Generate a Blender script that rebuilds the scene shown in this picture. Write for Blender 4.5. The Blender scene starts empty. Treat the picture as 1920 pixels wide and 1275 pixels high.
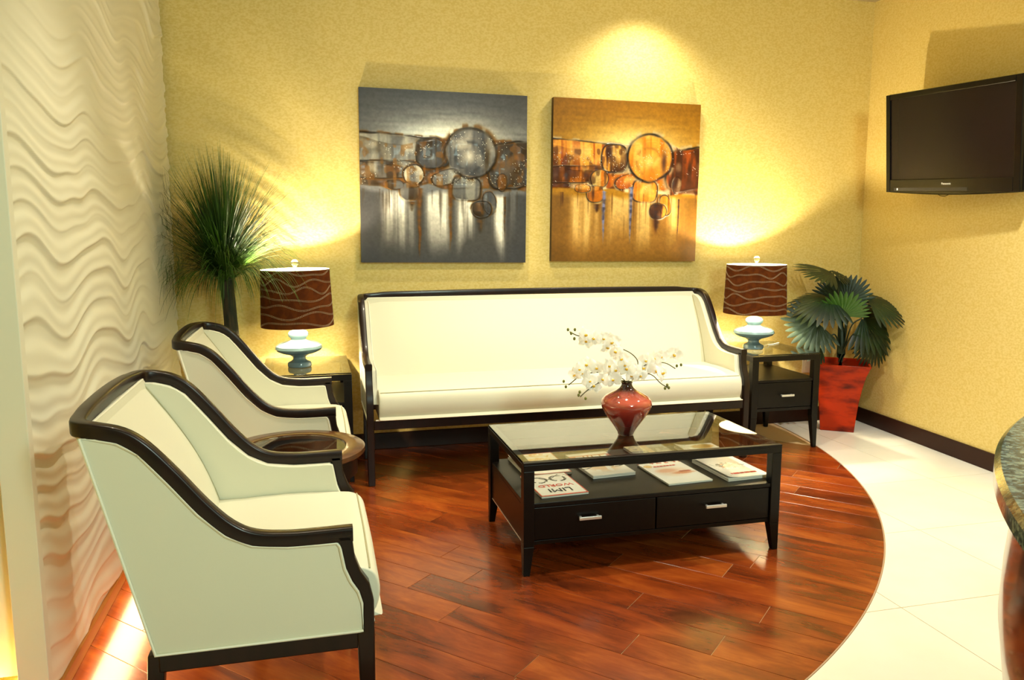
import bpy, bmesh, math, random
import numpy as np
from mathutils import Vector, Matrix, noise as mnoise
from mathutils.geometry import delaunay_2d_cdt
random.seed(7); RNG = np.random.RandomState(11)
SC = bpy.context.scene; COL = SC.collection
PI = math.pi

# ------------------------------------------------------------------ camera, world, lights, exposure
cam = bpy.data.objects.new('camera', bpy.data.cameras.new('camera')); COL.objects.link(cam)
cam.location = (0, 0, 1.30)
cam.rotation_euler = (PI/2 - 0.13542, 0, -0.24786)
cam.data.sensor_width = 36; cam.data.lens = 36*1476/1920
cam.data.clip_start = 0.05
SC.camera = cam
VS = SC.view_settings
VS.view_transform = 'Standard'; VS.look = 'None'; VS.gamma = 1; VS.use_curve_mapping = False
VS.exposure = 0.15
W = bpy.data.worlds.new('world'); SC.world = W; W.use_nodes = True
W.node_tree.nodes['Background'].inputs[0].default_value = (1, 0.9, 0.7, 1)
W.node_tree.nodes['Background'].inputs[1].default_value = 0.02

def spot(name, loc, target, power, color, angle, blend=.4, radius=.04):
    l = bpy.data.lights.new(name, 'SPOT'); l.energy = power; l.color = color
    l.spot_size = math.radians(angle); l.spot_blend = blend; l.shadow_soft_size = radius
    o = bpy.data.objects.new(name, l); COL.objects.link(o); o.location = loc
    o.rotation_euler = (Vector(target)-Vector(loc)).to_track_quat('-Z', 'Y').to_euler(); return o
def area(name, loc, target, power, color, sx, sy):
    l = bpy.data.lights.new(name, 'AREA'); l.energy = power; l.color = color
    l.shape = 'RECTANGLE'; l.size = sx; l.size_y = sy
    o = bpy.data.objects.new(name, l); COL.objects.link(o); o.location = loc
    o.rotation_euler = (Vector(target)-Vector(loc)).to_track_quat('-Z', 'Y').to_euler(); return o
WARM = (1, .90, .66); COOL = (.74, 1.0, .86); NEUT = (1, .98, .93)
spot('wall_wash_spot', (2.0, 4.38, 2.79), (2.0, 4.48, 0), 95, WARM, 120, .8, .09)
spot('sofa_spot', (0.85, 4.08, 2.79), (0.9, 4.12, 0), 88, WARM, 92, 1)
spot('table_spot', (1.30, 3.10, 2.79), (1.35, 3.1, 0), 165, WARM, 125, .9)
spot('aisle_spot', (2.75, 2.7, 2.79), (2.7, 2.5, 0), 205, NEUT, 130, .9)
spot('chair_spot', (-.15, 2.65, 2.79), (-.1, 2.65, 0), 80, WARM, 84, .9)
area('lobby_light', (1.5, -1.5, 2.45), (0.0, 3.6, .9), 86, COOL, .7, .5)
area('lobby_ceiling_light', (1.4, 0.2, 2.76), (1.4, 0.6, 0), 8, NEUT, 1.2, 1.2)

# ------------------------------------------------------------------ helpers
def s2l(c):
    return tuple((x/12.92 if x <= .04045 else ((x+.055)/1.055)**2.4) for x in c)
def rgb(r, g, b): return s2l((r/255, g/255, b/255))

def mat(name, color=(.5,.5,.5), rough=.5, metal=0, coat=0, spec=.5, attr=None, noise=None, bump=None, transmission=0, ior=1.45, emit=None, obj_random=0, sheen=0):
    m = bpy.data.materials.new(name); m.use_nodes = True
    nt = m.node_tree; b = nt.nodes['Principled BSDF']
    b.inputs['Base Color'].default_value = (*color, 1)
    b.inputs['Roughness'].default_value = rough; b.inputs['Metallic'].default_value = metal
    b.inputs['Coat Weight'].default_value = coat; b.inputs['Coat Roughness'].default_value = .08
    b.inputs['Specular IOR Level'].default_value = spec
    b.inputs['Transmission Weight'].default_value = transmission; b.inputs['IOR'].default_value = ior
    if emit:
        b.inputs['Emission Color'].default_value = (*emit[0], 1); b.inputs['Emission Strength'].default_value = emit[1]
    tc = nt.nodes.new('ShaderNodeTexCoord')
    if attr:
        a = nt.nodes.new('ShaderNodeAttribute'); a.attribute_name = attr
        nt.links.new(a.outputs['Color'], b.inputs['Base Color'])
    if noise:   # (color2, scale(x,y,z), detail, lo, hi)
        c2, sc, det, lo, hi = noise
        mp = nt.nodes.new('ShaderNodeMapping'); mp.inputs['Scale'].default_value = sc
        n = nt.nodes.new('ShaderNodeTexNoise'); n.inputs['Scale'].default_value = 1; n.inputs['Detail'].default_value = det
        r = nt.nodes.new('ShaderNodeMapRange'); r.inputs[1].default_value = lo; r.inputs[2].default_value = hi
        mx = nt.nodes.new('ShaderNodeMix'); mx.data_type = 'RGBA'
        mx.inputs['A'].default_value = (*color, 1); mx.inputs['B'].default_value = (*c2, 1)
        nt.links.new(tc.outputs['Object'], mp.inputs[0]); nt.links.new(mp.outputs[0], n.inputs['Vector'])
        nt.links.new(n.outputs['Fac'], r.inputs[0]); nt.links.new(r.outputs[0], mx.inputs['Factor'])
        nt.links.new(mx.outputs['Result'], b.inputs['Base Color'])
    if bump:    # (scale, strength, distance)
        n2 = nt.nodes.new('ShaderNodeTexNoise'); n2.inputs['Scale'].default_value = bump[0]; n2.inputs['Detail'].default_value = 3
        bp = nt.nodes.new('ShaderNodeBump'); bp.inputs['Strength'].default_value = bump[1]; bp.inputs['Distance'].default_value = bump[2]
        nt.links.new(tc.outputs['Object'], n2.inputs['Vector']); nt.links.new(n2.outputs['Fac'], bp.inputs['Height'])
        nt.links.new(bp.outputs[0], b.inputs['Normal'])
    return m

class MB:
    def __init__(s): s.v = []; s.f = []; s.mi = []; s.cur = 0
    def add(s, vs, fs):
        o = len(s.v); s.v += [tuple(p) for p in vs]
        for f in fs: s.f.append([i+o for i in f]); s.mi.append(s.cur)
    def box(s, x0, x1, y0, y1, z0, z1):
        s.add([(x0,y0,z0),(x1,y0,z0),(x1,y1,z0),(x0,y1,z0),(x0,y0,z1),(x1,y0,z1),(x1,y1,z1),(x0,y1,z1)],
              [(3,2,1,0),(4,5,6,7),(0,1,5,4),(1,2,6,5),(2,3,7,6),(3,0,4,7)]); return s
    def frustum(s, cx, cy, z0, z1, a0, b0, a1, b1, dx=0, dy=0):   # half sizes at bottom and top
        s.add([(cx+dx-a0,cy+dy-b0,z0),(cx+dx+a0,cy+dy-b0,z0),(cx+dx+a0,cy+dy+b0,z0),(cx+dx-a0,cy+dy+b0,z0),
               (cx-a1,cy-b1,z1),(cx+a1,cy-b1,z1),(cx+a1,cy+b1,z1),(cx-a1,cy+b1,z1)],
              [(3,2,1,0),(4,5,6,7),(0,1,5,4),(1,2,6,5),(2,3,7,6),(3,0,4,7)]); return s
    def prism(s, poly, t0, t1, fn):       # polygon (a,b) extruded from t0 to t1; fn(a,b,t) -> xyz
        n = len(poly)
        vs = [fn(a,b,t0) for a,b in poly]+[fn(a,b,t1) for a,b in poly]
        fs = [list(range(n))[::-1], list(range(n,2*n))]+[(i,(i+1)%n,n+(i+1)%n,n+i) for i in range(n)]
        s.add(vs, fs); return s
    def revolve(s, prof, n=40, c=(0,0,0), a0=0, a1=2*PI, closed=True):
        full = abs(a1-a0-2*PI) < 1e-6; m = n if full else n+1
        vs = []
        for i in range(m):
            a = a0+(a1-a0)*i/n
            for r,z in prof: vs.append((c[0]+r*math.cos(a), c[1]+r*math.sin(a), c[2]+z))
        k = len(prof); fs = []
        for i in range(n):
            j = (i+1) % m
            for q in range(k-1): fs.append((i*k+q, j*k+q, j*k+q+1, i*k+q+1))
        s.add(vs, fs); return s
    def sweep(s, path, sec, up=(0,0,1), cap=True, loop=False, scale=None):
        path = [Vector(p) for p in path]; n = len(path); k = len(sec); vs = []
        U = Vector(up)
        for i,p in enumerate(path):
            if loop: t = path[(i+1)%n]-path[i-1]
            else: t = path[min(i+1,n-1)]-path[max(i-1,0)]
            t.normalize()
            side = t.cross(U)
            if side.length < 1e-4: side = t.cross(Vector((1,0,0)))
            side.normalize(); w = side.cross(t)
            q = 1 if scale is None else scale[i]
            for a,b in sec: vs.append(tuple(p+side*a*q+w*b*q))
        fs = []
        for i in range(n if loop else n-1):
            j = (i+1)%n
            for q in range(k): fs.append((i*k+q, i*k+(q+1)%k, j*k+(q+1)%k, j*k+q))
        if cap and not loop:
            fs.append(list(range(k))[::-1]); fs.append([(n-1)*k+q for q in range(k)])
        s.add(vs, fs); return s
    def tube(s, path, r, n=6, loop=False, scale=None):
        return s.sweep(path, [(r*math.cos(2*PI*i/n), r*math.sin(2*PI*i/n)) for i in range(n)], loop=loop, scale=scale)
    def sphere(s, c, r, n=10, m=7, sx=1, sy=1, sz=1):
        vs = [(c[0],c[1],c[2]-r*sz)]
        for j in range(1,m):
            t = PI*j/m
            for i in range(n):
                a = 2*PI*i/n; vs.append((c[0]+r*sx*math.sin(t)*math.cos(a), c[1]+r*sy*math.sin(t)*math.sin(a), c[2]-r*sz*math.cos(t)))
        vs.append((c[0],c[1],c[2]+r*sz)); fs = [(0,1+(i+1)%n,1+i) for i in range(n)]
        for j in range(m-2):
            for i in range(n): fs.append((1+j*n+i,1+j*n+(i+1)%n,1+(j+1)*n+(i+1)%n,1+(j+1)*n+i))
        L = len(vs)-1; fs += [(L,1+(m-2)*n+i,1+(m-2)*n+(i+1)%n) for i in range(n)]
        s.add(vs, fs); return s
    def mesh(s, name, mats, smooth=40):
        me = bpy.data.meshes.new(name); me.from_pydata(s.v, [], s.f)
        for m in (mats if isinstance(mats,(list,tuple)) else [mats]): me.materials.append(m)
        for p,i in zip(me.polygons, s.mi): p.material_index = i
        bm = bmesh.new(); bm.from_mesh(me); bmesh.ops.recalc_face_normals(bm, faces=bm.faces); bm.to_mesh(me); bm.free()
        if smooth:
            me.polygons.foreach_set('use_smooth', [True]*len(me.polygons))
            if smooth < 180: me.set_sharp_from_angle(angle=math.radians(smooth))
        return me
    def obj(s, name, mats, parent=None, smooth=40, bevel=0, seg=2):
        return link(name, s.mesh(name, mats, smooth), parent, bevel, seg)

def link(name, me, parent=None, bevel=0, seg=2):
    o = bpy.data.objects.new(name, me); COL.objects.link(o); o.parent = parent
    if bevel:
        b = o.modifiers.new('bevel','BEVEL'); b.width = bevel; b.segments = seg; b.limit_method = 'ANGLE'; b.angle_limit = math.radians(50)
    return o
def tag(o, label=None, cat=None, group=None, kind=None):
    if label: o['label'] = label
    if cat: o['category'] = cat
    if group: o['group'] = group
    if kind: o['kind'] = kind
    return o
def thing(name, loc, label, cat, rz=0, group=None):
    o = bpy.data.objects.new(name, None); COL.objects.link(o); o.location = loc; o.rotation_euler = (0,0,rz)
    o.empty_display_size = .05
    return tag(o, label, cat, group)
def copy_tree(o, parent=None):
    c = o.copy(); COL.objects.link(c); c.parent = parent
    for ch in list(o.children): copy_tree(ch, c)
    return c
def crom(pts, n):      # Catmull-Rom resample
    P = [Vector(p) for p in pts]; P = [P[0]*2-P[1]]+P+[P[-1]*2-P[-2]]; out = []
    for i in range(1, len(P)-2):
        for k in range(n):
            t = k/n; a,b,c,d = P[i-1:i+3]
            out.append(.5*((2*b)+(c-a)*t+(2*a-5*b+4*c-d)*t*t+(3*b-a-3*c+d)*t**3))
    out.append(P[-2]); return [tuple(p) for p in out]
def rrect(w, h, r):    # rounded rectangle section, centred
    out = []
    for cx,cy,a0 in ((w/2-r,h/2-r,0),(-w/2+r,h/2-r,PI/2),(-w/2+r,-h/2+r,PI),(w/2-r,-h/2+r,3*PI/2)):
        for k in range(3): a = a0+k*PI/4; out.append((cx+r*math.cos(a), cy+r*math.sin(a)))
    return out
def colgrid(name, nx, ny, fn_pos, cols, material, parent=None):
    """grid of quads with a colour per vertex; cols is (ny,nx,3) linear; fn_pos(i/(nx-1), j/(ny-1)) -> xyz"""
    vs = [fn_pos(i/(nx-1), j/(ny-1)) for j in range(ny) for i in range(nx)]
    fs = [(j*nx+i, j*nx+i+1, (j+1)*nx+i+1, (j+1)*nx+i) for j in range(ny-1) for i in range(nx-1)]
    me = bpy.data.meshes.new(name); me.from_pydata(vs, [], fs); me.materials.append(material)
    ca = me.color_attributes.new('Col', 'FLOAT_COLOR', 'POINT')
    c4 = np.ones((nx*ny,4), np.float32); c4[:,:3] = np.clip(cols.reshape(-1,3),0,1); ca.data.foreach_set('color', c4.ravel())
    me.polygons.foreach_set('use_smooth', [True]*len(me.polygons))
    return link(name, me, parent)
def text_mesh(txt, size, extrude=.0004):
    cu = bpy.data.curves.new('lettering','FONT'); cu.body = txt; cu.size = size; cu.extrude = extrude; cu.align_x = 'CENTER'; cu.resolution_u = 2
    o = bpy.data.objects.new('lettering', cu); COL.objects.link(o)
    dg = bpy.context.evaluated_depsgraph_get(); me = bpy.data.meshes.new_from_object(o.evaluated_get(dg))
    bpy.data.objects.remove(o); me.name = 'lettering'; return me
def lettering(txt, size, material, parent, M, name='lettering'):
    me = text_mesh(txt, size); me.materials.clear(); me.materials.append(material); me.transform(M)
    return link(name, me, parent)
def smooth_noise(h, w, cy, cx, seed):     # value noise, cy x cx cells, 0..1
    r = np.random.RandomState(seed).rand(cy+3, cx+3)
    y = np.linspace(0,cy,h); x = np.linspace(0,cx,w); iy = y.astype(int); ix = x.astype(int)
    fy = (y-iy); fx = (x-ix); fy = fy*fy*(3-2*fy); fx = fx*fx*(3-2*fx)
    a = r[np.ix_(iy,ix)]; b = r[np.ix_(iy,ix+1)]; c = r[np.ix_(iy+1,ix)]; d = r[np.ix_(iy+1,ix+1)]
    fx = fx[None,:]; fy = fy[:,None]
    return (a*(1-fx)+b*fx)*(1-fy)+(c*(1-fx)+d*fx)*fy
def lin(a): return np.where(a<=.04045, a/12.92, ((a+.055)/1.055)**2.4)

# ------------------------------------------------------------------ materials
M_WALL = mat('gold_wallpaper', rgb(224,202,130), .5, noise=(rgb(214,188,106),(70,70,110),3,.40,.62), bump=(220,.10,.001))
M_CEIL = mat('ceiling_paint', rgb(170,152,108), .8); M_LOBBY = mat('lobby_wall_paint', rgb(110,92,62), .7)
M_PANEL = mat('white_plaster', rgb(228,224,204), .6)
M_DARK = mat('espresso_wood', rgb(30,14,9), .34, spec=.35, coat=.12, noise=(rgb(22,11,7),(30,30,6),4,.4,.65))
M_BLACK = mat('black_brown_wood', rgb(12,8,6), .38, spec=.25, coat=.05, noise=(rgb(9,6,5),(40,8,40),4,.4,.65))
M_BASE = mat('baseboard_wood', rgb(44,22,12), .4, spec=.25)
M_FAB = mat('cream_upholstery', rgb(214,211,190), .55, bump=(300,.08,.001))
M_PIPE = mat('cream_piping', rgb(228,225,206), .5)
M_SEAM = mat('seam_thread', rgb(170,164,130), .7)
M_GLASS = mat('clear_glass', (.93,.97,.94), 0.0, transmission=1, ior=1.5)
M_CHROME = mat('brushed_nickel', rgb(228,228,224), .35, metal=.7)
M_TILE = mat('cream_tile', rgb(234,230,216), .22, coat=.2, noise=(rgb(228,223,206),(3,3,3),4,.35,.7))
M_GROUT = mat('grout_and_seam_glint', rgb(206,172,124), .8)  # tile grout; between planks its pale tone imitates light caught by the bevels
M_STRIP = mat('transition_strip', rgb(170,140,110), .5)

# ------------------------------------------------------------------ room shell
YB = 4.705
fl = MB().box(-1.2, 3.9, -2.6, YB+.1, -.06, -.0025).obj('floor', M_GROUT, None, 0); tag(fl, kind='structure')
tag(MB().box(-1.2, 3.9, YB, YB+.1, -.06, 2.85).obj('wall_back', M_WALL, None, 0), kind='structure')
rw = MB(); xr = lambda y: 3.67+(y-YB)*.062
rw.prism([(xr(YB+.1),YB+.1),(xr(-2.6),-2.6),(xr(-2.6)+.1,-2.6),(xr(YB+.1)+.1,YB+.1)], -.06, 2.85, lambda a,b,t:(a,b,t))
tag(rw.obj('wall_right', M_WALL, None, 0), kind='structure')
tag(MB().box(-1.25, -1.05, -2.6, YB, -.06, 2.85).obj('wall_left', M_WALL, None, 0), kind='structure')
tag(MB().box(-1.2, 3.9, -2.7, -2.6, -.06, 2.85).obj('wall_front', M_LOBBY, None, 0), kind='structure')
tag(MB().box(-1.25, 3.95, -2.7, YB+.1, 2.81, 2.9).obj('ceiling', M_CEIL, None, 0), kind='structure')
bb = MB(); bb.prism([(xr(YB)-.001,YB),(xr(1.0)-.001,1.0),(xr(1.0)-.014,1.0),(xr(YB)-.014,YB)], 0, .1, lambda a,b,t:(a,b,t))
tag(bb.obj('baseboard_right', M_BASE, None, 0, .003), kind='structure')
tag(MB().box(-.70, xr(YB)-.014, YB-.014, YB-.001, 0, .1).obj('baseboard_back', M_BASE, None, 0, .003), kind='structure')

# floor finish: planks inside the circle, tiles outside
CX, CY, CR = -.371, 4.823, 3.419
circ = [(CX+CR*math.cos(2*PI*i/240), CY+CR*math.sin(2*PI*i/240)) for i in range(240)]
def clip(poly, fn):     # Sutherland-Hodgman by a signed function on half planes (a,b,c): a*x+b*y<=c
    a,b,c = fn; out = []
    for i in range(len(poly)):
        p,q = poly[i], poly[(i+1)%len(poly)]; dp = a*p[0]+b*p[1]-c; dq = a*q[0]+b*q[1]-c
        if dp <= 0: out.append(p)
        if dp*dq < 0: t = dp/(dp-dq); out.append((p[0]+t*(q[0]-p[0]), p[1]+t*(q[1]-p[1])))
    return out
def wood_mat():
    m = bpy.data.materials.new('plank_wood'); m.use_nodes = True; nt = m.node_tree; b = nt.nodes['Principled BSDF']
    N = nt.nodes.new; L = nt.links.new
    tc = N('ShaderNodeTexCoord'); oi = N('ShaderNodeObjectInfo')
    mp = N('ShaderNodeMapping'); mp.inputs['Rotation'].default_value = (0,0,math.radians(46.5)); L(tc.outputs['Object'], mp.inputs[0])
    ad = N('ShaderNodeVectorMath'); ad.operation = 'ADD'
    cmb = N('ShaderNodeCombineXYZ'); mu = N('ShaderNodeMath'); mu.operation = 'MULTIPLY'; mu.inputs[1].default_value = 40
    L(oi.outputs['Random'], mu.inputs[0]); L(mu.outputs[0], cmb.inputs[0]); L(mu.outputs[0], cmb.inputs[2])
    L(mp.outputs[0], ad.inputs[0]); L(cmb.outputs[0], ad.inputs[1])
    m2 = N('ShaderNodeMapping'); m2.inputs['Scale'].default_value = (2.2, 7, 1); L(ad.outputs[0], m2.inputs[0])
    n1 = N('ShaderNodeTexNoise'); n1.inputs['Scale'].default_value = 1.3; n1.inputs['Detail'].default_value = 5; n1.inputs['Roughness'].default_value = .6; n1.inputs['Distortion'].default_value = .6
    L(m2.outputs[0], n1.inputs['Vector'])
    m3 = N('ShaderNodeMapping'); m3.inputs['Scale'].default_value = (9, 120, 1); L(ad.outputs[0], m3.inputs[0])
    n2 = N('ShaderNodeTexNoise'); n2.inputs['Scale'].default_value = 1; n2.inputs['Detail'].default_value = 4; L(m3.outputs[0], n2.inputs['Vector'])
    cr = N('ShaderNodeValToRGB'); e = cr.color_ramp.elements
    e[0].position = .22; e[0].color = (*rgb(62,24,10),1); e[1].position = .80; e[1].color = (*rgb(166,86,28),1)
    k = e.new(.50); k.color = (*rgb(128,54,16),1)
    mx = N('ShaderNodeMath'); mx.operation = 'MULTIPLY_ADD'; mx.inputs[1].default_value = .16; L(n2.outputs['Fac'], mx.inputs[0])
    a2 = N('ShaderNodeMath'); a2.operation = 'ADD'; a2.inputs[1].default_value = -.17
    mr = N('ShaderNodeMath'); mr.operation = 'MULTIPLY_ADD'; mr.inputs[1].default_value = .17; L(oi.outputs['Random'], mr.inputs[0]); L(n1.outputs['Fac'], a2.inputs[0]); L(a2.outputs[0], mr.inputs[2])
    L(mr.outputs[0], mx.inputs[2]); L(mx.outputs[0], cr.inputs[0]); L(cr.outputs[0], b.inputs['Base Color'])
    rr = N('ShaderNodeMapRange'); rr.inputs[3].default_value = .18; rr.inputs[4].default_value = .30; L(n1.outputs['Fac'], rr.inputs[0]); L(rr.outputs[0], b.inputs['Roughness'])
    b.inputs['Coat Weight'].default_value = .25; b.inputs['Coat Roughness'].default_value = .15
    return m
M_PLANK = wood_mat()
A = math.radians(-46.5); DX = (math.cos(A), math.sin(A)); NX = (-math.sin(A), math.cos(A)); PW = .1425
def slab(poly, z0, z1, name, m, parent, bev=0):
    b = MB(); b.prism(poly, z0, z1, lambda a,c,t:(a,c,t)); return b.obj(name, m, parent, 0, bev, 1)
bounds = [(-1,0,1.04),(0,1,YB-.001),(1,0,xr(YB)),(0,-1,-1.25)]
inner = [(math.cos(2*PI*i/120), math.sin(2*PI*i/120)) for i in range(120)]
rp = random.Random(5)
JOINTS = {}   # joints read from the photograph, row -> positions along the plank
for (jx,jy) in ((.36,2.824),(.423,2.538),(1.535,2.624),(1.217,2.122),(.838,2.518)):
    r = math.floor((NX[0]*jx+NX[1]*jy-2.125)/PW); JOINTS.setdefault(r,[]).append(DX[0]*jx+DX[1]*jy)
nplank = 0
for row in range(-16, 20):
    n0 = 2.125+row*PW; n1 = n0+PW
    js = JOINTS.get(row)
    start = (js[0] if js else rp.uniform(0,1)); cuts = [start]
    while cuts[-1] < 3.4: cuts.append(cuts[-1]+rp.uniform(.75,1.25))
    while cuts[0] > -5.2: cuts.insert(0, cuts[0]-rp.uniform(.75,1.25))
    for a,b in zip(cuts[:-1], cuts[1:]):
        g = .0009
        poly = [(DX[0]*t+NX[0]*n, DX[1]*t+NX[1]*n) for t,n in ((a+g,n0+g),(b-g,n0+g),(b-g,n1-g),(a+g,n1-g))]
        for hp in bounds: poly = clip(poly, hp) if poly else poly
        if poly:
            for c,s in inner:
                poly = clip(poly, (c,s,c*CX+s*CY+CR-.003))
                if not poly: break
        if not poly or len(poly) < 3: continue
        ar = abs(sum(poly[i][0]*poly[(i+1)%len(poly)][1]-poly[(i+1)%len(poly)][0]*poly[i][1] for i in range(len(poly))))/2
        if ar < .0008: continue
        cln = [p for i,p in enumerate(poly) if math.hypot(p[0]-poly[i-1][0], p[1]-poly[i-1][1]) > 1e-4]
        slab(cln, -.0024, -rp.uniform(0,.0003), 'plank', M_PLANK, fl, .0007); nplank += 1
T = .6
arcpts = [p for p in circ if p[0] > -.9 and p[1] < YB+.2]
for ix in range(-4, 7):
    for iy in range(-6, 6):
        x0 = 1.96-T+ix*T; y0 = 2.19-T+iy*T; g = .0013
        X0,X1,Y0,Y1 = max(x0+g,-1.04), min(x0+T-g,3.66), max(y0+g,-1.25), min(y0+T-g,YB-.001)
        if X1-X0 < .02 or Y1-Y0 < .02: continue
        Y1c = Y1; corners = [(X0,Y0),(X1,Y0),(X1,Y1),(X0,Y1)]
        ds = [math.hypot(x-CX,y-CY) for x,y in corners]
        if max(ds) < CR+.004: continue
        if min(ds) > CR+.5: polys = [corners]
        else:
            R2 = CR+.004; n = 400
            cc = [(CX+R2*math.cos(2*PI*i/n), CY+R2*math.sin(2*PI*i/n)) for i in range(n)]
            cin = [p for p in cc if X0-.1 < p[0] < X1+.1 and Y0-.1 < p[1] < Y1+.1]
            segs = []; vs = [Vector(c) for c in corners]
            idx = {}
            for i,p in enumerate(cc):
                if p in cin: idx[i] = len(vs); vs.append(Vector(p))
            ed = [(0,1),(1,2),(2,3),(3,0)]+[(idx[i],idx[(i+1)%n]) for i in idx if (i+1)%n in idx]
            ov,oe,of,_,_,_ = delaunay_2d_cdt(vs, ed, [], 0, 1e-6)
            keep = []
            for f in of:
                cx = sum(ov[i][0] for i in f)/len(f); cy = sum(ov[i][1] for i in f)/len(f)
                if X0<cx<X1 and Y0<cy<Y1 and math.hypot(cx-CX,cy-CY) > R2*.99996: keep.append(f)
            if not keep: continue
            me = bpy.data.meshes.new('tile'); bm = bmesh.new(); bv = [bm.verts.new((v[0],v[1],-.0024)) for v in ov]
            fs = [bm.faces.new([bv[i] for i in f]) for f in keep]
            r = bmesh.ops.extrude_face_region(bm, geom=fs)
            bmesh.ops.translate(bm, vec=(0,0,.0021), verts=[v for v in r['geom'] if isinstance(v, bmesh.types.BMVert)])
            bmesh.ops.delete(bm, geom=[v for v in bm.verts if not v.link_faces], context='VERTS')
            bmesh.ops.recalc_face_normals(bm, faces=bm.faces); bm.to_mesh(me); bm.free(); me.materials.append(M_TILE)
            link('tile', me, fl); continue
        slab(corners, -.0024, -.0003, 'tile', M_TILE, fl)
st = MB(); pth = [(CX+CR*math.cos(a), CY+CR*math.sin(a), -.0010) for a in np.linspace(math.radians(-80), math.radians(-2), 160)]
st.sweep(pth, rrect(.005,.0028,.0006)).obj('transition_strip', M_STRIP, fl)

# ------------------------------------------------------------------ carved wave panel on the left
PX, PY0, PY1, PZ0, PZ1 = -.755, 2.22, 4.655, .045, 2.80
def wave_panel():
    ny, nz = 420, 640
    y = np.linspace(PY0+.028,PY1,ny)[None,:]; z = np.linspace(PZ0,PZ1,nz)[:,None]
    n1 = smooth_noise(nz,ny,7,3,3)-.5; n2 = smooth_noise(nz,ny,12,6,4)-.5; n3 = smooth_noise(nz,ny,5,4,9); n4 = smooth_noise(nz,ny,9,5,21)
    w = (.014+.034*n3)*np.sin(2*PI*(y-.16*z)/.78+.5+2.2*n1)+.010*np.sin(2*PI*(y+.3*z)/.41+3*n2)+.085*n1+.022*n2
    ph = (z+w)/.098+.5*np.sin(3.1*z+.8)
    k = np.floor(ph); t = ph-k
    rise = .07+.09*n4
    sm = lambda q: q*q*(3-2*q)
    saw = np.where(t < rise, sm(np.clip(t/rise,0,1)), 1-sm(np.clip((t-rise)/(1-rise),0,1))**.9)
    ra = .62+.38*np.sin(k*2.4+2.2*n1+y*1.7)
    quiet = np.exp(-((z-2.02)/.42)**2)*np.exp(-((y-2.5)/.95)**2)
    m = (1-.78*quiet)*(.55+.6*n4)
    h = .0105*saw*np.clip(ra,.18,1)*m + .0014*np.sin(2*PI*ph*2+2.5*n2+1)*m*(n3>.0)
    nv = ny*nz
    V = np.zeros((nz,ny,3)); V[...,0] = PX+.02+h; V[...,1] = y; V[...,2] = z
    vs = V.reshape(-1,3).tolist()
    F = [(j*ny+i, j*ny+i+1, (j+1)*ny+i+1, (j+1)*ny+i) for j in range(nz-1) for i in range(ny-1)]
    # thickness: back rim
    o = len(vs); ring = [i for i in range(ny)]+[j*ny+ny-1 for j in range(1,nz)]+[(nz-1)*ny+i for i in range(ny-2,-1,-1)]+[j*ny for j in range(nz-2,0,-1)]
    vs += [(PX-.02, vs[i][1], vs[i][2]) for i in ring]; n = len(ring)
    F += [(ring[q], o+q, o+(q+1)%n, ring[(q+1)%n]) for q in range(n)]
    me = bpy.data.meshes.new('wave_panel'); me.from_pydata(vs, [], F); me.materials.append(M_PANEL)
    me.polygons.foreach_set('use_smooth', [True]*len(me.polygons)); me.set_sharp_from_angle(angle=math.radians(60))
    return me
tr = thing('wave_panel', (0,0,0), 'white carved wall panel with rippling wave relief behind the armchairs', 'wall panel')
link('wave_face', wave_panel(), tr)
MB().box(PX-.040, PX+.034, PY0-.006, PY0+.0275, PZ0, PZ1).obj('end_strip', M_PANEL, tr, 0, .002)
MB().box(PX-.19, PX-.02, PY0+.05, PY1, PZ0+.06, PZ1).obj('backing_frame', M_PANEL, tr, 0)
M_LBASE = mat('toe_board_baked_glow', rgb(190,120,50), .4)  # orange of the LED light put into the base colour, no emission
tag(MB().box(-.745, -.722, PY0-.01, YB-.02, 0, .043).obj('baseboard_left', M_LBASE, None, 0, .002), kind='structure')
# warm LED tape behind the armchairs, low on the panel, and behind its free end
area('panel_floor_led', (-.672, 2.62, .12), (-.42, 2.62, -.02), 8.5, (1,.76,.38), 1.3, .12)
area('panel_back_led', (-.90, 2.40, .06), (-1.0, 2.40, 1.0), 22, (1,.62,.18), .3, .05)

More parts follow.
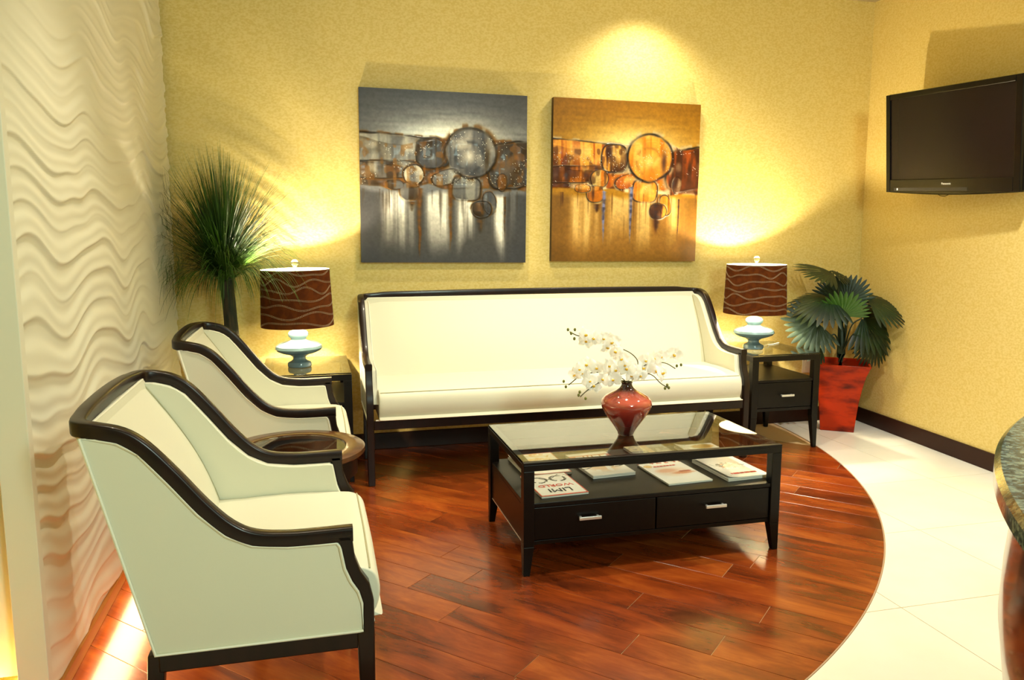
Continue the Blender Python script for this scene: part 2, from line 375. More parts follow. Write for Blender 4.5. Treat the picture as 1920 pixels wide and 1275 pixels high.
# ------------------------------------------------------------------ armchairs and sofa
RAIL = [(-.046,.573),(-.07,.573),(-.13,.572),(-.20,.573),(-.275,.583),(-.33,.612),(-.385,.668),(-.445,.745),(-.505,.815),(-.55,.848),(-.60,.862)]
def seating(name, Wd, zs, label, cat, zt=1.0):
    t = thing(name, (0,0,0), label, cat)
    h = Wd/2; e = .018
    prof = [(u,z*zs) for u,z in RAIL]
    side = [(u, -h+e, z) for u,z in prof]
    corner = [(-.63,-h+.028,.866*zs),(-.645,-h+.055,.868*zs),(-.65,-h+.11,.871*zs)]
    nmid = max(3, int((Wd-.3)/.12)); mid = [(-.652, -h+.17+(Wd-.34)*i/nmid, (.876+.006*math.sin(PI*i/nmid))*zs) for i in range(nmid+1)]
    left = side+corner
    path = left+mid+[(u,-v,z) for u,v,z in left[::-1]]
    path = crom(path, 4)
    MB().sweep(path, rrect(.036,.036,.006)).obj('frame_rail', M_DARK, t, 50)
    post = [(-.050,.572),(-.047,.555),(-.043,.515),(-.030,.477),(-.010,.445),(0,.40),(0,.30),(-.003,0),(-.034,0),(-.042,.275),(-.042,.318),(-.026,.322),(-.027,.395),(-.036,.428),(-.052,.455),(-.066,.49),(-.075,.54),(-.086,.572)]
    post = [(u,z*zs) for u,z in post]
    for sgn in (-1,1):
        MB().prism(post, -.018, .018, lambda a,b,q: (a, sgn*(h-e)+q, b)).obj('front_leg', M_DARK, t, 30, .004)
        rl = [(-.485,.318),(-.525,.318),(-.545,0),(-.517,0)]
        MB().prism([(u,z*zs) for u,z in rl], -.018, .018, lambda a,b,q: (a, sgn*(h-e-.012)+q, b)).obj('rear_leg', M_DARK, t, 30, .004)
    # apron under the upholstery
    MB().box(-.03, -.006, -h+.036, h-.036, .275*zs, .318*zs).obj('front_apron', M_DARK, t, 30, .003)
    for sgn in (-1,1): MB().box(-.50, -.036, sgn*(h-.02)-.012, sgn*(h-.02)+.012, .275*zs, .318*zs).obj('side_apron', M_DARK, t, 30, .003)
    MB().box(-.525, -.49, -h+.03, h-.03, .275*zs, .318*zs).obj('rear_apron', M_DARK, t, 30, .006)
    # upholstered sides
    poly = [(-.632,.850),(-.60,.846),(-.557,.834),(-.515,.806),(-.457,.734),(-.396,.654),(-.338,.597),(-.28,.567),(-.20,.556),(-.13,.555),(-.086,.555),(-.078,.545),(-.068,.487),(-.054,.452),(-.037,.425),(-.028,.395),(-.027,.322),(-.505,.322)]
    poly = [(u,z*zs) for u,z in poly]
    pin = [(u,z) for u,z in poly]; pin[-1] = (-.46,.40*zs); pin[-2] = (-.027,.40*zs)
    for sgn in (-1,1):
        f = lambda a,b,q: (a, sgn*(h-q), b)
        MB().prism(poly, .006, .024, f).obj('outer_side', M_FAB, t, 30, .004)
        MB().tube([f(a,b,.0045) for a,b in poly], .0042, 6, loop=True).obj('piping', M_PIPE, t)
        MB().prism(pin, .024, .062, f).obj('inner_side', M_FAB, t, 30, .012, 3)
        top = [f(a,b,.060) for a,b in crom([(a,b,0) for a,b in poly[:17]],2) and [(p[0],p[1]) for p in crom([(a,b,0) for a,b in poly[1:16]],2)]]
        MB().tube(top, .0036, 6).obj('piping', M_PIPE, t)
    # outer back
    MB().prism([(-.503,.322*zs),(-.646,.858*zs),(-.63,.858*zs),(-.485,.322*zs)], -h+.02, h-.02, lambda a,b,q:(a,q,b)).obj('outer_back', M_FAB, t, 30, .004)
    # inner back cushion, leaning and softly crowned
    nv,nz = 24,12; vs = []; d = .05
    for j in range(nz+1):
        s = j/nz; z = (.40+s*(.862-.40))*zs
        for i in range(nv+1):
            a = i/nv; v = -h+d+(Wd-2*d)*a
            edge = min(1, min(a,1-a)*Wd/.09); crown = .030*math.sin(PI*s)+.012*math.sin(PI*s)*(edge**.5)
            vs.append((-.408-(z/zs-.40)*.50+crown, v, z-.004*(1-edge)))
    fs = [(j*(nv+1)+i, j*(nv+1)+i+1, (j+1)*(nv+1)+i+1, (j+1)*(nv+1)+i) for j in range(nz) for i in range(nv)]
    o = len(vs)
    for j in range(nz+1):
        s = j/nz; z = (.40+s*(.862-.40))*zs
        for i in range(nv+1): vs.append((-.49-(z/zs-.322)*.262+.004, -h+d+(Wd-2*d)*i/nv, z))
    fs += [(o+j*(nv+1)+i, o+(j+1)*(nv+1)+i, o+(j+1)*(nv+1)+i+1, o+j*(nv+1)+i+1) for j in range(nz) for i in range(nv)]
    ring = list(range(nv+1))+[j*(nv+1)+nv for j in range(1,nz+1)]+[nz*(nv+1)+i for i in range(nv-1,-1,-1)]+[j*(nv+1) for j in range(nz-1,0,-1)]
    n = len(ring); fs += [(ring[q], ring[(q+1)%n], o+ring[(q+1)%n], o+ring[q]) for q in range(n)]
    b = MB(); b.add(vs, fs); b.obj('inner_back', M_FAB, t, 60)
    b = MB()
    b.tube([(-.630,v,.861*zs) for v in np.linspace(-h+.055,h-.055,8)], .0036, 6)
    b.obj('piping', M_PIPE, t)
    for sgn in (-1,1):
        pts = [(-.408-(z-.40)*.50+.032*math.sin(PI*(z-.4)/.462), sgn*(h-.063), z*zs) for z in np.linspace(.45,.855,9)]
        MB().tube(pts, .0026, 6).obj('seam', M_SEAM, t)
    # seat
    sp = [(-.46,.325),(-.012,.325),(.006,.34),(.018,.37),(.021,.40),(.014,.435),(-.006,.455),(-.05,.465),(-.2,.472),(-.35,.468),(-.46,.455)]
    spc = [(p[0],p[1]) for p in crom([(u,z,0) for u,z in sp+[sp[0]]],3)][:-1]
    secs = [(-h+.0625,.965),(-h+.064,.985),(-h+.070,.996),(-h+.085,1.002),(-h+.15,1.004),(0,1.012),(h-.15,1.004),(h-.085,1.002),(h-.070,.996),(h-.064,.985),(h-.0625,.965)]
    vs = []
    for v,k in secs: vs += [(-.2+(u+.2)*k, v, (.40+(z-.40)*k)*zs) for u,z in spc]
    m = len(spc); fs = [(a*m+q, a*m+(q+1)%m, (a+1)*m+(q+1)%m, (a+1)*m+q) for a in range(len(secs)-1) for q in range(m)]
    fs += [list(range(m))[::-1], [(len(secs)-1)*m+q for q in range(m)]]
    b = MB(); b.add(vs, fs); b.obj('seat', M_FAB, t, 70)
    MB().tube([(-.2+(-.004+.2)*k, v, (.40+(.4552-.40)*k)*zs) for v,k in secs[2:-2]], .0026, 6).obj('seam', M_SEAM, t)
    MB().tube([(.0, v, .324*zs) for v in np.linspace(-h+.045,h-.045,6)], .004, 6).obj('piping', M_PIPE, t)
    return t
chair = seating('armchair', .735, 1.0, 'cream upholstered armchair with dark wood frame, nearest the camera', 'armchair')
chair.location = (.121, 1.8675+.3675, 0); chair['group'] = 'armchairs along the carved panel'
c2 = copy_tree(chair); c2.location = (.121, 3.225+.3675, 0)
c2['label'] = 'cream upholstered armchair with dark wood frame, farther one beyond the round table'
sofa = seating('sofa', 2.175, 1.075, 'long cream sofa with dark wood frame under the two paintings', 'sofa')
sofa.location = (1.3325, 3.98, 0); sofa.rotation_euler = (0,0,-PI/2)

# ------------------------------------------------------------------ tables
def leg(mb, x, y, s, zt, zb, sx, sy, tip=.6):   # square post with foot tapering on its inner sides; x,y = outer corner; sx,sy point inwards
    h = s/2; cx, cy = x+sx*h, y+sy*h; q = h*tip
    mb.frustum(cx, cy, 0, zb, q, q, h, h, dx=-sx*(h-q), dy=-sy*(h-q))
    mb.box(cx-h, cx+h, cy-h, cy+h, zb, zt); return mb
def pull(w, parent, x, y, z, m):
    b = MB(); b.box(x-w/2, x+w/2, y-.024, y-.016, z-.006, z+.006)
    b.box(x-w/2+.006, x-w/2+.014, y-.016, y+.001, z-.004, z+.004); b.box(x+w/2-.014, x+w/2-.006, y-.016, y+.001, z-.004, z+.004)
    return b.obj('handle', m, parent, 0, .0015)
def coffee_table():
    x0,x1,y0,y1,H = .742,1.832,2.752,3.372,.446
    cx,cy = (x0+x1)/2,(y0+y1)/2
    t = thing('coffee_table', (cx,cy,0), 'black-brown coffee table with glass top, magazine shelf and two drawers', 'coffee table')
    X0,X1,Y0,Y1 = x0-cx,x1-cx,y0-cy,y1-cy; s = .042
    for px,sx in ((X0,1),(X1,-1)):
        for py,sy in ((Y0,1),(Y1,-1)): leg(MB(), px, py, s, H-.034, .115, sx, sy).obj('leg', M_BLACK, t, 0, .002)
    rt = .034; rw_ = .03
    for nm,b in (('top_rail',(X0,X1,Y0,Y0+rw_)),('top_rail',(X0,X1,Y1-rw_,Y1)),('top_rail',(X0,X0+rw_,Y0+rw_,Y1-rw_)),('top_rail',(X1-rw_,X1,Y0+rw_,Y1-rw_))):
        zt = H if b[1]-b[0] > .5 and b[2] < 0 else H-.009
        MB().box(*b, H-rt, H-.009).obj(nm, M_BLACK, t, 0, .0015)
    MB().box(X0,X1,Y0,Y0+.022,H-.009,H).obj('top_edging', M_BLACK, t, 0, .001)
    MB().box(X0+.002,X1-.002,Y0+.0222,Y1-.002,H-.0088,H).obj('glass_top', M_GLASS, t, 0, .0012)
    MB().box(X0+.008,X1-.008,Y0+.006,Y1-.006,.268,.285).obj('shelf', M_BLACK, t, 0, .002)
    MB().box(X0+.01,X1-.01,Y0+.03,Y1-.01,.118,.1255).obj('bottom_panel', M_BLACK, t, 0)
    for sx in (X0+.008, X1-.022): MB().box(sx, sx+.014, Y0+s, Y1-s, .118, .268).obj('side_panel', M_BLACK, t, 0, .002)
    MB().box(X0+s, X1-s, Y1-.024, Y1-.01, .118, .268).obj('back_panel', M_BLACK, t, 0, .002)
    MB().box(X0+s, X1-s, Y0+.012, Y0+.03, .118, .134).obj('drawer_rail', M_BLACK, t, 0, .001)
    for a,b in ((X0+s+.002,-.003),(.003,X1-s-.002)):
        d = MB().box(a,b,Y0+.010,Y0+.028,.137,.265).obj('drawer', M_BLACK, t, 0, .002)
        pull(.09, d, (a+b)/2+ (-.03 if a<0 else .0), Y0+.010, .214, M_CHROME)
    for sx in (X0+.0065, X1-.0085): MB().box(sx, sx+.002, Y0+s+.01, Y1-s-.01, .118, .1215).obj('edge_highlight', M_CHROME, t, 0)  # bright strips added as the highlight along the lower panel edges
    return t
coffee_table()
def end_table(name, x0, x1, y0, y1, label):
    H = .584; cx,cy = (x0+x1)/2,(y0+y1)/2
    t = thing(name, (cx,cy,0), label, 'end table', group='end tables beside the sofa')
    X0,X1,Y0,Y1 = x0-cx,x1-cx,y0-cy,y1-cy; s = .042
    for px,sx in ((X0,1),(X1,-1)):
        for py,sy in ((Y0,1),(Y1,-1)): leg(MB(), px, py, s, H-.04, .20, sx, sy, .55).obj('leg', M_BLACK, t, 0, .002)
    rw_ = .04
    for b in ((X0,X1,Y0,Y0+rw_),(X0,X1,Y1-rw_,Y1),(X0,X0+rw_,Y0+rw_,Y1-rw_),(X1-rw_,X1,Y0+rw_,Y1-rw_)):
        MB().box(*b, H-.04, H-.008).obj('top_rail', M_BLACK, t, 0, .0015)
    MB().box(X0+.001,X1-.001,Y0+.001,Y1-.001,H-.0078,H).obj('glass_top', M_GLASS, t, 0, .0012)
    MB().box(X0+.006,X1-.006,Y0+.006,Y1-.006,.415,.43).obj('shelf', M_BLACK, t, 0, .002)
    for sx in (X0+.008, X1-.022): MB().box(sx, sx+.014, Y0+s, Y1-s, .235, .415).obj('side_panel', M_BLACK, t, 0, .002)
    MB().box(X0+s, X1-s, Y1-.024, Y1-.01, .235, .415).obj('back_panel', M_BLACK, t, 0, .002)
    MB().box(X0+s, X1-s, Y0+.03, Y1-.024, .235, .243).obj('bottom_panel', M_BLACK, t, 0)
    MB().box(X0+s, X1-s, Y0+.012, Y0+.03, .238, .256).obj('drawer_rail', M_BLACK, t, 0, .001)
    d = MB().box(X0+s+.003,X1-s-.003,Y0+.010,Y0+.028,.260,.412).obj('drawer', M_BLACK, t, 0, .002)
    pull(.085, d, .01, Y0+.010, .335, M_CHROME)
    return t
end_table('end_table', 2.497, 2.952, 4.085, 4.635, 'black-brown glass-topped end table right of the sofa, before the red planter')
end_table('end_table', -.275, .180, 4.085, 4.685, 'black-brown glass-topped end table between the far armchair and the sofa')
# round table between the armchairs
M_RING = mat('warm_brown_wood', rgb(92,54,24), .3, coat=.4, noise=(rgb(74,42,18),(8,30,8),4,.4,.65))
rt_ = thing('round_side_table', (-.085, 2.895, 0), 'round dark wood side table with glass centre between the armchairs', 'side table')
MB().revolve([(.186,.503),(.186,.527),(.190,.5285),(.246,.5285),(.253,.524),(.253,.508),(.247,.503),(.186,.503)], 64).obj('table_ring', M_RING, rt_, 40)
MB().revolve([(0,.516),(.1858,.516),(.1858,.524),(0,.524)], 48).obj('glass_centre', M_GLASS, rt_, 40)
MB().revolve([(.20,.43),(.20,.5028),(.225,.5028),(.225,.43),(.20,.43)], 64).obj('apron', M_DARK, rt_, 40)
for k in range(4):
    a = PI/4+k*PI/2; c = (.21*math.cos(a), .21*math.sin(a))
    MB().frustum(c[0], c[1], 0, .4298, .013, .013, .02, .02).obj('leg', M_DARK, rt_, 0, .003)
MB().revolve([(0,.15),(.17,.15),(.17,.165),(0,.165)], 40).obj('lower_shelf', M_DARK, rt_, 40)

# ------------------------------------------------------------------ table lamps
M_CERAMIC = mat('blue_grey_ceramic', rgb(98,124,136), .12, coat=.6)
M_SHADE = mat('brown_suede', rgb(88,42,12), .9, spec=.1, noise=(rgb(74,34,11),(30,30,30),3,.4,.6))
M_LINING = mat('white_lining', rgb(245,238,220), .7)
M_THREAD = mat('silver_thread', rgb(170,150,120), .5)
M_BULB = mat('lamp_bulb', (1,.9,.7), .3, emit=((1,.80,.48), 25))
def lamp(loc, label, seed, power):
    t = thing('table_lamp', loc, label, 'lamp', group='table lamps on the end tables')
    pr = [(0,0),(.060,0),(.063,.004),(.063,.020),(.058,.028),(.042,.034),(.033,.042),(.034,.052),(.050,.064),(.090,.076),(.116,.088),(.125,.101),(.121,.115),(.103,.127),(.072,.137),(.048,.143),(.040,.149),(.042,.156),(.051,.164),(.055,.174),(.053,.185),(.044,.194),(.026,.200),(.017,.203),(0,.203)]
    MB().revolve(pr, 56).obj('base', M_CERAMIC, t, 35)
    MB().revolve([(0,.2032),(.011,.2032),(.011,.235),(.016,.236),(.016,.275),(0,.275)], 20).obj('socket', M_CHROME, t, 40)
    r0,r1,z0,z1 = .190,.178,.222,.522
    MB().revolve([(r0-.0015,z0),(r0,z0),(r1,z1),(r1-.0015,z1)], 96).obj('lamp_shade', M_SHADE, t, 30)
    MB().revolve([(r0-.002,z0),(r1-.002,z1),(r1+.0006,z1+.002),(r1+.0006,z1-.001)], 96).obj('shade_lining', M_LINING, t, 30)
    b = MB()
    for k in range(3):
        a = k*2*PI/3+.5; b.tube([(.012*math.cos(a),.012*math.sin(a),z1-.012),((r1-.003)*math.cos(a),(r1-.003)*math.sin(a),z1-.004)], .0018, 5)
    b.tube([(0,0,.40),(0,0,.545)], .003, 6); b.obj('spider', M_CHROME, t)
    b = MB(); b.sphere((0,0,.557), .019, 16, 10); b.revolve([(0,.532),(.010,.532),(.012,.538),(.006,.545),(0,.545)], 12); b.obj('finial', M_GLASS, t, 60)
    bo = MB().sphere((0,0,.345), .03, 14, 10, sz=1.25).obj('bulb', M_BULB, t, 180)
    bo.visible_shadow = True
    # wavy double rows of stitching, dash by dash
    rs = random.Random(seed); b = MB()
    for row in range(7):
        zc = z0+.022+row*.043; f1 = rs.choice((3,4,5)); f2 = f1+rs.choice((2,3)); p1,p2 = rs.uniform(0,6),rs.uniform(0,6); am = rs.uniform(.008,.015)
        for off in (0,.0055):
            n = 300
            def pt(i):
                a = 2*PI*i/n; z = zc+off+am*math.sin(f1*a+p1)+.007*math.sin(f2*a+p2); z = min(max(z,z0+.006),z1-.006)
                r = r0+(r1-r0)*(z-z0)/(z1-z0)+.0006; return (r*math.cos(a), r*math.sin(a), z)
            for i in range(0,n,2):
                b.sweep([pt(i),pt(i+1.25)], [(.0009,.0009),(-.0009,.0009),(-.0009,-.0009),(.0009,-.0009)], cap=False)
    s = b.obj('stitching', M_THREAD, t, 0); s['kind'] = 'stuff'
    l = bpy.data.lights.new('bulb_light','POINT'); l.energy = power; l.color = (1,.86,.58); l.shadow_soft_size = .02
    lo = bpy.data.objects.new('bulb_light', l); COL.objects.link(lo); lo.location = (0,0,.41); lo.parent = t
    return t
lampL = lamp((-.082,4.35,.5852), 'blue-grey ceramic lamp with brown stitched shade on the end table left of the sofa', 3, 75)
lampL.rotation_euler = (0, math.radians(-.8), .4)
lampR = lamp((2.655,4.35,.584), 'blue-grey ceramic lamp with brown stitched shade on the end table right of the sofa', 8, 75)
M_CORD = mat('white_cord', rgb(232,228,210), .5)
cd = MB().tube(crom([(.06,.02,.004),(.10,.05,.004),(.15,.07,.010),(.17,.10,.004),(.215,.12,.003),(.25,.14,.004),(.285,.16,.004)],5), .0024, 6).obj('power_cord', M_CORD, lampR)

# ------------------------------------------------------------------ vase with orchids
def vase_mat():
    m = mat('red_glass', rgb(150,50,40), .06, coat=.8); nt = m.node_tree; b = nt.nodes['Principled BSDF']
    tc = nt.nodes.new('ShaderNodeTexCoord'); sx = nt.nodes.new('ShaderNodeSeparateXYZ'); nt.links.new(tc.outputs['Object'], sx.inputs[0])
    r = nt.nodes.new('ShaderNodeMapRange'); r.inputs[1].default_value = 0; r.inputs[2].default_value = .228
    cr = nt.nodes.new('ShaderNodeValToRGB'); e = cr.color_ramp.elements
    e[0].position = 0; e[0].color = (*rgb(40,8,10),1); e[1].position = 1; e[1].color = (*rgb(20,5,8),1)
    for p,c in ((.14,rgb(64,12,12)),(.36,rgb(120,32,26)),(.55,rgb(150,50,38)),(.68,rgb(186,88,70)),(.80,rgb(140,58,46)),(.88,rgb(52,16,16))):
        k = e.new(p); k.color = (*c,1)
    nt.links.new(sx.outputs['Z'], r.inputs[0]); nt.links.new(r.outputs[0], cr.inputs[0]); nt.links.new(cr.outputs[0], b.inputs['Base Color'])
    return m
VX,VY,VZ = 1.275,3.058,.4465
vs_ = thing('vase', (VX,VY,VZ), 'bulbous red glass vase with narrow neck on the coffee table', 'vase')
MB().revolve([(0,0),(.030,0),(.034,.004),(.035,.012),(.047,.032),(.068,.062),(.088,.090),(.103,.117),(.108,.137),(.104,.152),(.090,.167),(.066,.181),(.044,.192),(.030,.203),(.024,.213),(.022,.222),(.025,.228),(.021,.228),(.019,.215),(.015,.19)], 64).obj('vase_body', vase_mat(), vs_, 60)
M_PETAL = mat('white_petal', rgb(255,255,252), .6); _nt = M_PETAL.node_tree; _tr = _nt.nodes.new('ShaderNodeBsdfTranslucent'); _tr.inputs[0].default_value = (1,1,.97,1); _mx = _nt.nodes.new('ShaderNodeMixShader'); _mx.inputs[0].default_value = .55
_nt.links.new(_nt.nodes['Principled BSDF'].outputs[0], _mx.inputs[1]); _nt.links.new(_tr.outputs[0], _mx.inputs[2]); _nt.links.new(_mx.outputs[0], _nt.nodes['Material Output'].inputs[0])
M_LIP = mat('yellow_lip', rgb(226,178,40), .6); M_STEM = mat('orchid_stem', rgb(70,62,24), .5); M_BUD = mat('orchid_bud', rgb(112,112,48), .5)
def flower_mesh(seed, s=.030):
    r = random.Random(seed); b = MB()
    def petal(a, L, w, tilt, cup):
        nu,nw = 6,4; vs = []
        for i in range(nu+1):
            q = i/nu; ww = w*math.sin(PI*min(1,(q*.86+.10)))**.8
            for j in range(nw+1):
                c = (j/nw-.5)*2; x = L*q; y = ww*c; z = tilt*q*L - cup*(c*c)*ww*.6+ .15*L*math.sin(PI*q)+.04*L*math.sin(7*q+3*c+seed)
                vs.append((z, x*math.cos(a)-y*math.sin(a), x*math.sin(a)+y*math.cos(a)))
        b.add(vs, [(i*(nw+1)+j,i*(nw+1)+j+1,(i+1)*(nw+1)+j+1,(i+1)*(nw+1)+j) for i in range(nu) for j in range(nw)])
    for a,L,w in ((PI/2,.95,.36),(PI/2+2.25,.95,.34),(PI/2-2.25,.95,.34)): petal(a, s*L, s*w, -.12, .3)
    for a in (.12,PI-.12): petal(a, s*1.05, s*.58, .12, .35)
    b.cur = 1; b.sphere((s*.18,0,-s*.08), s*.16, 8, 6, sx=1.4, sz=.8)
    b.cur = 0
    b.sphere((s*.22,0,s*.08), s*.10, 8, 5)
    return b.mesh('flower', [M_PETAL,M_LIP], 180)
FLOWERS = [flower_mesh(k) for k in range(4)]
F_ = 1476.; PIT,YAW = .13542,.24786
def at_depth(px, py, y):       # turn a point read off the photograph into a place in the room, on the plane y
    fw = Vector((math.sin(YAW)*math.cos(PIT), math.cos(YAW)*math.cos(PIT), -math.sin(PIT))); rt = Vector((math.cos(YAW), -math.sin(YAW), 0)); up = rt.cross(fw)
    d = rt*((px-960)/F_)+up*((637.5-py)/F_)+fw; return Vector((0,0,1.3))+d*(y/d.y)
orch = thing('orchid_spray', (VX,VY,VZ+.20), 'spray of white orchids standing in the red vase', 'orchids')
SPR = [  # stem points (px,py), dy away from the vase axis at the tip, flowers, buds
 ([(1174,712),(1196,684),(1185,664),(1152,648),(1118,632),(1086,630),(1068,622)], -.02, [(1156,660,0),(1166,672,.01),(1148,641,-.01),(1130,634,0),(1137,650,.01),(1112,634,0),(1096,628,-.01),(1098,640,.01),(1172,684,.0)], [(1065,618),(1078,618),(1071,625),(1077,635)]),
 ([(1174,712),(1150,702),(1120,698),(1090,704),(1066,722)], .05, [(1152,694,.0),(1136,700,.01),(1120,690,0),(1100,684,.01),(1085,692,-.01),(1092,700,.01),(1078,702,0),(1140,686,0)], [(1057,715),(1061,725)]),
 ([(1172,712),(1150,716),(1122,718),(1100,733),(1088,744)], -.06, [(1150,712,0),(1132,712,0),(1106,714,0),(1112,724,.01)], [(1087,735),(1085,741),(1098,747)]),
 ([(1176,712),(1200,690),(1225,680),(1248,681),(1266,691)], .04, [(1188,694,0),(1204,690,.01),(1212,676,0),(1228,672,-.01),(1240,668,.0),(1264,664,.01),(1222,688,0),(1176,692,-.01)], [(1269,686),(1277,684)]),
 ([(1176,712),(1200,700),(1222,703),(1238,718),(1252,727)], -.05, [(1182,704,0),(1200,704,0),(1240,700,.0),(1233,694,.01)], [(1251,722),(1247,728),(1254,727)]),
]
rf = random.Random(4)
org = Vector((VX,VY,VZ+.20))
for pts,dy,fl_,bd in SPR:
    n = len(pts); P3 = [at_depth(px,py,VY+dy*(i/(n-1))) for i,(px,py) in enumerate(pts)]
    P3[0] = Vector((VX+rf.uniform(-.006,.006), VY+rf.uniform(-.006,.006), VZ+.19))
    P3.insert(1, Vector((VX+(P3[1].x-VX)*.12, VY, VZ+.232)))
    so = MB().tube([tuple(Vector(p)-org) for p in crom(P3,5)], .0022, 6).obj('stem', M_STEM, orch)
    for px,py,o_ in fl_:
        k = min(range(n), key=lambda i: abs(pts[i][0]-px)+abs(pts[i][1]-py)); p = at_depth(px,py,VY+dy*k/(n-1)+o_-.012)
        f = link('flower', FLOWERS[rf.randrange(4)], so); f.location = p-org
        f.rotation_euler = (rf.uniform(-.4,.4), rf.uniform(-.5,.3), -PI/2+rf.uniform(-.9,.9)-.2); k_ = rf.uniform(1.05,1.4); f.scale = (k_,k_,k_)
    for px,py in bd:
        p = at_depth(px,py,VY+dy)-org; b = MB().sphere((0,0,0), .0058, 8, 6, sz=1.25); bo = b.obj('bud', M_BUD, so, 180); bo.location = p

# ------------------------------------------------------------------ magazines on the coffee table shelf
M_COVER = mat('glossy_cover', rough=.25, coat=.3, attr='Col'); M_PAGES = mat('page_edges', rgb(232,230,222), .7, noise=(rgb(190,186,176),(4,4,900),2,.45,.6))
M_INK = mat('black_ink', rgb(40,36,34), .5); M_RED = mat('red_ink', rgb(205,70,50), .5); M_WINK = mat('white_ink', rgb(250,250,246), .5)
def cover_colors(kind, nx=56, ny=74):
    # u to the magazine's right, v upwards on the cover; the top of a cover faces the camera
    v = np.linspace(0,1,ny)[:,None]; u = np.linspace(0,1,nx)[None,:]
    N1 = smooth_noise(ny,nx,9,7,kind*7+1); N2 = smooth_noise(ny,nx,20,15,kind*7+2)
    def mix(a,b,t): t = np.clip(t,0,1)[...,None]; return a*(1-t)+b*t
    C = np.ones((ny,nx,3))*np.array([.97,.95,.91])
    def put(col, m): 
        nonlocal C; C = mix(C, np.array(col)/255., m)
    def ell(cu,cv,ru,rv,soft=.15): return np.clip((1-np.sqrt(((u-cu)/ru)**2+((v-cv)/rv)**2))/soft,0,1)
    if kind == 1:
        put((246,214,170), ell(.5,.35,.42,.30,.5)*(N1>.35)); put((226,170,110), (N1*N2>.38)*ell(.5,.3,.45,.3)); put((206,110,84), ((v<.03)|(u<.02)|(v>.98))*1.)
    if kind == 2:
        put((208,76,52), ((u<.035)|(u>.965)|(v<.03)|(v>.97))*1.)
        for cu,cv,ru,rv in ((.30,.28,.16,.12),(.72,.30,.16,.12)):
            e = np.sqrt(((u-cu)/ru)**2+((v-cv)/rv)**2); put((52,46,40), (abs(e-1)<.16)*(N2>.34)*1.)
        put((60,50,44), ((abs(v-.20+.10*np.sin(u*9))<.012)&(N1>.45))*1.)
    if kind == 3:
        put((236,196,150), ell(.5,.5,.5,.4,.4)*(N1>.3)); put((196,62,30), ell(.35,.50,.17,.12)*(N2>.3)); put((214,104,60), ell(.68,.46,.2,.08)); put((60,42,34), (abs(v-.62-.06*np.sin(u*8))<.015)*1.); put((190,84,60), (v<.28)*(v>.12)*1.)
    if kind == 4:
        put((150,146,132), (v>-1)*1.+0*u); put((94,96,92), ((N1>.5))*1.); put((206,186,140), ((u>.5)&(v<.45))*(N2>.3)*1.); put((120,134,140), (v<.22)*(u<.5)*1.); put((186,150,110), ((u>.44)&(u<.6))*1.)
    if kind == 5:
        put((196,206,196), (np.sin((u+v*.7+.3*N1)*16)>.3)*.7+0*u); put((206,150,70), ell(.35,.22,.33,.18,.3)*(N1>.2)); put((220,170,80), ell(.76,.72,.18,.2,.3)); put((240,240,228), ell(.52,.55,.2,.2,.5))
    if kind == 6:
        put((242,220,196), ell(.5,.48,.46,.26,.4)); put((214,140,100), ell(.32,.56,.34,.08,.6)*(N1>.35)); put((232,178,146), ell(.6,.42,.3,.12,.5)); put((170,80,50), ell(.24,.50,.16,.035)); put((200,90,60), ((v<.06)&(N2>.5))*1.); put((212,160,60), ell(.86,.16,.1,.07))
    if kind == 7:
        e = np.sqrt(((u-.5)/.27)**2+((v-.45)/.16)**2); put((70,76,66), (e<1)*(N2>.48)*1.); put((180,120,70), (e<.8)*(N2<.35)*1.); put((60,62,58), (abs(v-.40-.07*np.sin(u*11))<.012)*((u>.1)&(u<.9))*1.); put((150,160,130), ell(.5,.45,.12,.08))
    return lin(C)
def magazine(cx, cy, w, h, rz, kind, label, thick=.007, curl=0, stack=0):
    t = thing('magazine', (cx,cy,.2855), label, 'magazine', rz, 'magazines on the coffee table shelf')
    MB().box(-w/2+.001,w/2-.001,-h/2+.001,h/2-.001,0,thick-.0009).obj('pages', M_PAGES, t, 0)
    C = cover_colors(kind)
    def pos(a,b):   # a: u, b: v; cover upside down as seen from the camera
        x = w/2-w*a; y = h/2-h*b; lift = curl*max(0,(-x/w+.5)-.6)**2*6
        return (x, y, thick+lift+.0002*math.sin(a*6))
    o = colgrid('cover', C.shape[1], C.shape[0], pos, C, M_COVER, t)
    so = o.modifiers.new('thick','SOLIDIFY'); so.thickness = .0007; so.offset = -1
    return t, thick
def on_cover(txt, size, m, t, x, y, z):   # upside-down lettering facing up
    M = Matrix.Translation((x,y,z))@Matrix.Rotation(PI,4,'Z'); return lettering(txt, size, m, t, M)
def bars(m, t, x, y, z, widths, hgt, gap=.004, rot=0):
    b = MB(); tot = sum(widths)+gap*(len(widths)-1); q = x-tot/2
    for w in widths: b.box(q,q+w,y-hgt/2,y+hgt/2,z,z+.0005); q += w+gap
    return b.obj('masthead', m, t, 0)
SH = .0012
m1,_ = magazine(.935,3.215,.205,.285,.03,1,'white and tan magazine in the far left corner of the shelf',.010,.012)
m2,k = magazine(.918,2.945,.196,.275,.05,2,'red-bordered white magazine at the front left of the shelf',.008,0)
on_cover('LIMI', .058, M_INK, m2, .0, -.062, k+SH); on_cover('WORLD', .040, M_RED, m2, .0, -.010, k+SH)
m3,k = magazine(1.190,3.145,.196,.31,.07,3,'magazine with a red dish on its cover, second from the left on the shelf',.013,0)
bars(M_WINK, m3, 0, .085, k+SH, (.034,.012,.012,.03,.026), .03, .008)
m4,k = magazine(1.488,3.262,.195,.20,.02,4,'grey photo magazine behind the vase at the back of the shelf',.011,0)
bars(M_WINK, m4, .0, -.05, k+SH, (.018,.014,.02,.016,.012,.018,.02), .022, .003)
